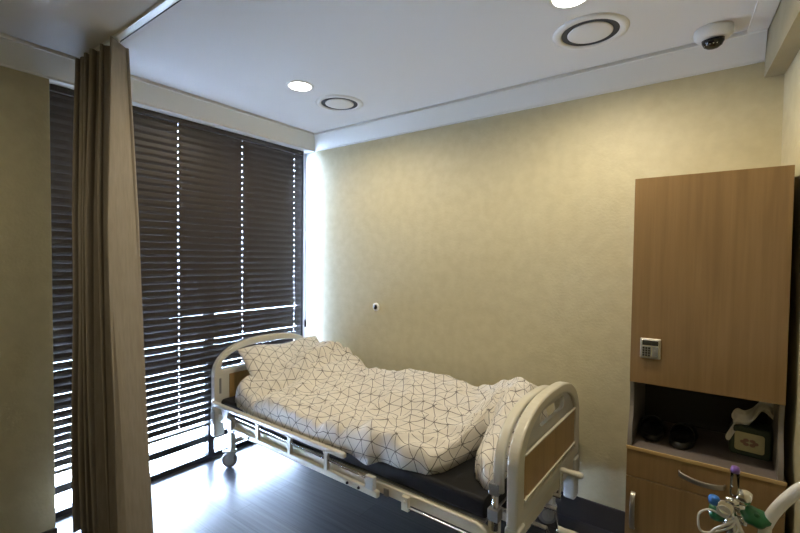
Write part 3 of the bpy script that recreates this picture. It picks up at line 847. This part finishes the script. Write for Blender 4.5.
# ------------------------------------------------------------------ oxygen trolley cut by the lower right corner
TX, TY = 2.875, -1.20
ox = thing('oxygen_trolley', 'oxygen cylinder trolley with chrome regulator, green knob and white bent handle', 'oxygen trolley', (TX, TY, 0))
bm = bmesh.new(); lathe(bm, [(0, .105), (.050, .106), (.055, .12), (.055, .62), (.048, .67), (.030, .705), (.020, .72), (.018, .745), (0, .745)], n=32)
new('cylinder', bm, M['green'], ox, smooth=True)
bm = bmesh.new()
tube(bm, [(.071, 0, .10), (.071, 0, .45), (.070, 0, .80), (.073, 0, .845), (.098, 0, .903), (.134, 0, .956), (.170, 0, .985), (.205, 0, .985), (.222, 0, .95), (.224, 0, .80), (.224, 0, .10)], .0135, k=7, n=16)
new('handle', bm, M['white'], ox, smooth=True)
bm = bmesh.new(); tube(bm, [(.071, 0, .12), (.071, .14, .085), (-.08, .14, .085), (-.08, -.14, .085), (.224, -.14, .085), (.224, .14, .085), (.071, .14, .085)], .012, n=10, smooth=False)
new('base_frame', bm, M['white'], ox)
new('base_plate', B(-.08, .224, -.06, .06, .0975, .1045), M['white'], ox)
for zz in (.40, .60): new('cross_bar', B(.045, .224, -.006, .006, zz, zz + .02), M['white'], ox)
for x_, y_ in ((-.08, -.12), (-.08, .12), (.224, -.12), (.224, .12)):
    bm = bmesh.new(); lathe(bm, [(0, -.012), (.030, -.012), (.036, -.008), (.036, .008), (.030, .012), (0, .012)], (x_, y_, .036), axis='y', n=20)
    cw = new('wheel', bm, M['rubber'], ox, smooth=False)
    new('wheel_fork', B(x_ - .008, x_ + .008, y_ - .018, y_ + .018, .073, .084), M['chrome'], cw)
# regulator
bm = bmesh.new(); lathe(bm, [(.015, .745), (.017, .76), (.012, .77), (.012, .80), (.018, .805), (.020, .83), (.014, .845), (.010, .85), (.010, .87), (0, .872)], (.004, 0, 0), n=20)
lathe(bm, [(0, -.045), (.008, -.044), (.010, -.03), (.010, .02), (.014, .024), (.014, .034), (0, .036)], (0, 0, .838), axis='x', n=16)
reg = new('regulator', bm, M['chrome'], ox, smooth=True)
bm = bmesh.new(); lathe(bm, [(0, -.022), (.017, -.022), (.019, -.016), (.019, .010), (.015, .016), (0, .016)], (-.014, -.004, .858), axis='y', n=24)
bmesh.ops.rotate(bm, verts=bm.verts, cent=(-.014, 0, .858), matrix=Matrix.Rotation(R(24), 3, 'Y') @ Matrix.Rotation(R(-25), 3, 'X'))
new('pressure_gauge', bm, M['foil'], reg, smooth=False, bevel=.001)
bm = bmesh.new(); lathe(bm, [(0, -.002), (.015, -.002), (.015, .002), (0, .002)], (-.014, -.026, .858), axis='y', n=24)
new('gauge_face', bm, M['plastic2'], reg)
bm = bmesh.new()
for k in range(3):
    lathe(bm, [(0, -.016), (.0085 - .001 * k, -.015), (.010 - .001 * k, 0), (.0085 - .001 * k, .012), (0, .013)], (.005 + .012 * k, -.012 + .003 * k, .884 - .011 * k), axis='x', n=12)
new('outlet_fitting', bm, M['chrome'], reg, smooth=True)
bm = bmesh.new(); lathe(bm, [(0, .0), (.016, .001), (.018, .006), (.018, .022), (.014, .03), (0, .031)], (0, 0, 0), axis='x', n=22)
bmesh.ops.rotate(bm, verts=bm.verts, cent=(0, 0, 0), matrix=Matrix.Rotation(R(12), 3, 'Y')); bmesh.ops.translate(bm, verts=bm.verts, vec=(.012, .0, .902))
new('flow_dial', bm, M['foil'], reg, smooth=True)
bm = bmesh.new(); lathe(bm, [(.009, .895), (.010, .90), (.0095, .955), (.006, .958), (0, .958)], (.008, 0, 0), n=16)
new('flow_tube', bm, M['clearp'], reg, smooth=True)
bm = bmesh.new(); lathe(bm, [(0, .956), (.010, .956), (.0105, .964), (.008, .971), (0, .972)], (.008, 0, 0), n=16)
new('purple_cap', bm, M['purple'], reg, smooth=True)
bm = bmesh.new(); lathe(bm, [(0, -.012), (.011, -.011), (.013, -.004), (.013, .004), (.010, .009), (0, .010)], (-.034, -.01, .875), axis='z', n=14)
new('blue_cap', bm, M['blue'], reg, smooth=True)
# green lobed hand knob, tilted
bm = bmesh.new(); prof = []
n_ = 36; rings = []
for zz, k in ((-.011, .70), (-.009, .94), (0, 1.0), (.007, .95), (.011, .70), (.012, .3)):
    rings.append([bm.verts.new((.031 * k * (1 + .07 * math.cos(6 * 2 * PI * i / n_)) * math.cos(2 * PI * i / n_), .024 * k * (1 + .07 * math.cos(6 * 2 * PI * i / n_)) * math.sin(2 * PI * i / n_), zz)) for i in range(n_)])
for a, b in zip(rings, rings[1:]):
    for i in range(n_): bm.faces.new([a[i], a[(i + 1) % n_], b[(i + 1) % n_], b[i]])
bm.faces.new(rings[0]); bm.faces.new(rings[-1])
lathe(bm, [(.006, .010), (.006, .014), (0, .0145)], n=10)
bmesh.ops.rotate(bm, verts=bm.verts, cent=(0, 0, 0), matrix=Matrix.Rotation(R(14), 3, 'Y') @ Matrix.Rotation(R(38), 3, 'X'))
bmesh.ops.translate(bm, verts=bm.verts, vec=(.050, -.008, .858))
new('green_knob', bm, M['green'], reg, smooth=True)
bm = bmesh.new(); lathe(bm, [(0, -.02), (.016, -.018), (.020, -.005), (.018, .014), (.008, .02), (0, .02)], (-.026, .004, .838), axis='z', n=18)
new('green_connector', bm, M['green'], reg, smooth=True)
bm = bmesh.new(); tube(bm, [(-.010, -.015, .838), (-.04, -.025, .852), (-.062, -.03, .84), (-.066, -.03, .815), (-.058, -.03, .79), (-.03, -.03, .80), (.0, -.03, .822), (.012, -.026, .842)], .0028, n=8)
tube(bm, [(.014, -.02, .845), (-.01, -.035, .828), (-.035, -.04, .805), (-.05, -.045, .76), (-.055, -.05, .60)], .0035, n=8)
tube(bm, [(.010, -.02, .85), (.022, -.03, .825), (.034, -.035, .80), (.036, -.03, .74), (.06, -.04, .55)], .0045, n=8)
new('oxygen_tubing', bm, M['tubep'], reg, smooth=True)


# ------------------------------------------------------------------ light
w = bpy.data.worlds.new('daylight'); bpy.context.scene.world = w; w.use_nodes = True
bg = w.node_tree.nodes['Background']; bg.inputs[0].default_value = (.52, .69, 1.0, 1); bg.inputs[1].default_value = 105.0
def portal():
    l = bpy.data.lights.new('window_portal', 'AREA'); l.shape = 'RECTANGLE'; l.size = 1.8; l.size_y = 2.38
    l.cycles.is_portal = True
    o = bpy.data.objects.new('window_portal', l); C.objects.link(o); o.location = (-.215, -.92, 1.22); o.rotation_euler = (0, R(-90), 0); o['kind'] = 'structure'
portal()
for i, (x, y) in enumerate(LP):
    l = bpy.data.lights.new('downlight_beam', 'SPOT'); l.energy = LE[i]; l.color = (1.0, .86, .62); l.spot_size = R(176); l.spot_blend = .6; l.shadow_soft_size = .055
    o = bpy.data.objects.new('downlight_beam', l); C.objects.link(o); o.location = (x, y, ZC - .012)

# ------------------------------------------------------------------ camera
def camera():
    yaw, pitch, roll = R(126.58914516), R(-1.79915139), R(0.61023039)
    f = Vector((math.cos(pitch) * math.cos(yaw), math.cos(pitch) * math.sin(yaw), math.sin(pitch)))
    r = Vector((math.sin(yaw), -math.cos(yaw), 0)); u = r.cross(f)
    c, s = math.cos(roll), math.sin(roll); r2 = c * r + s * u; u2 = -s * r + c * u
    cd = bpy.data.cameras.new('camera'); o = bpy.data.objects.new('camera', cd); C.objects.link(o)
    m = Matrix((r2, u2, -f)).transposed().to_4x4(); m.translation = (2.82904439, -2.61050803, 1.5); o.matrix_world = m
    cd.sensor_width = 36; cd.lens = 431.3355 * 36 / 800; cd.shift_x = 4.0725 / 800; cd.shift_y = 5.6733 / 800
    cd.clip_start = .02
    bpy.context.scene.camera = o
camera()
vs = bpy.context.scene.view_settings
vs.view_transform = 'Standard'; vs.look = 'None'; vs.gamma = 1; vs.use_curve_mapping = False; vs.exposure = 0.08
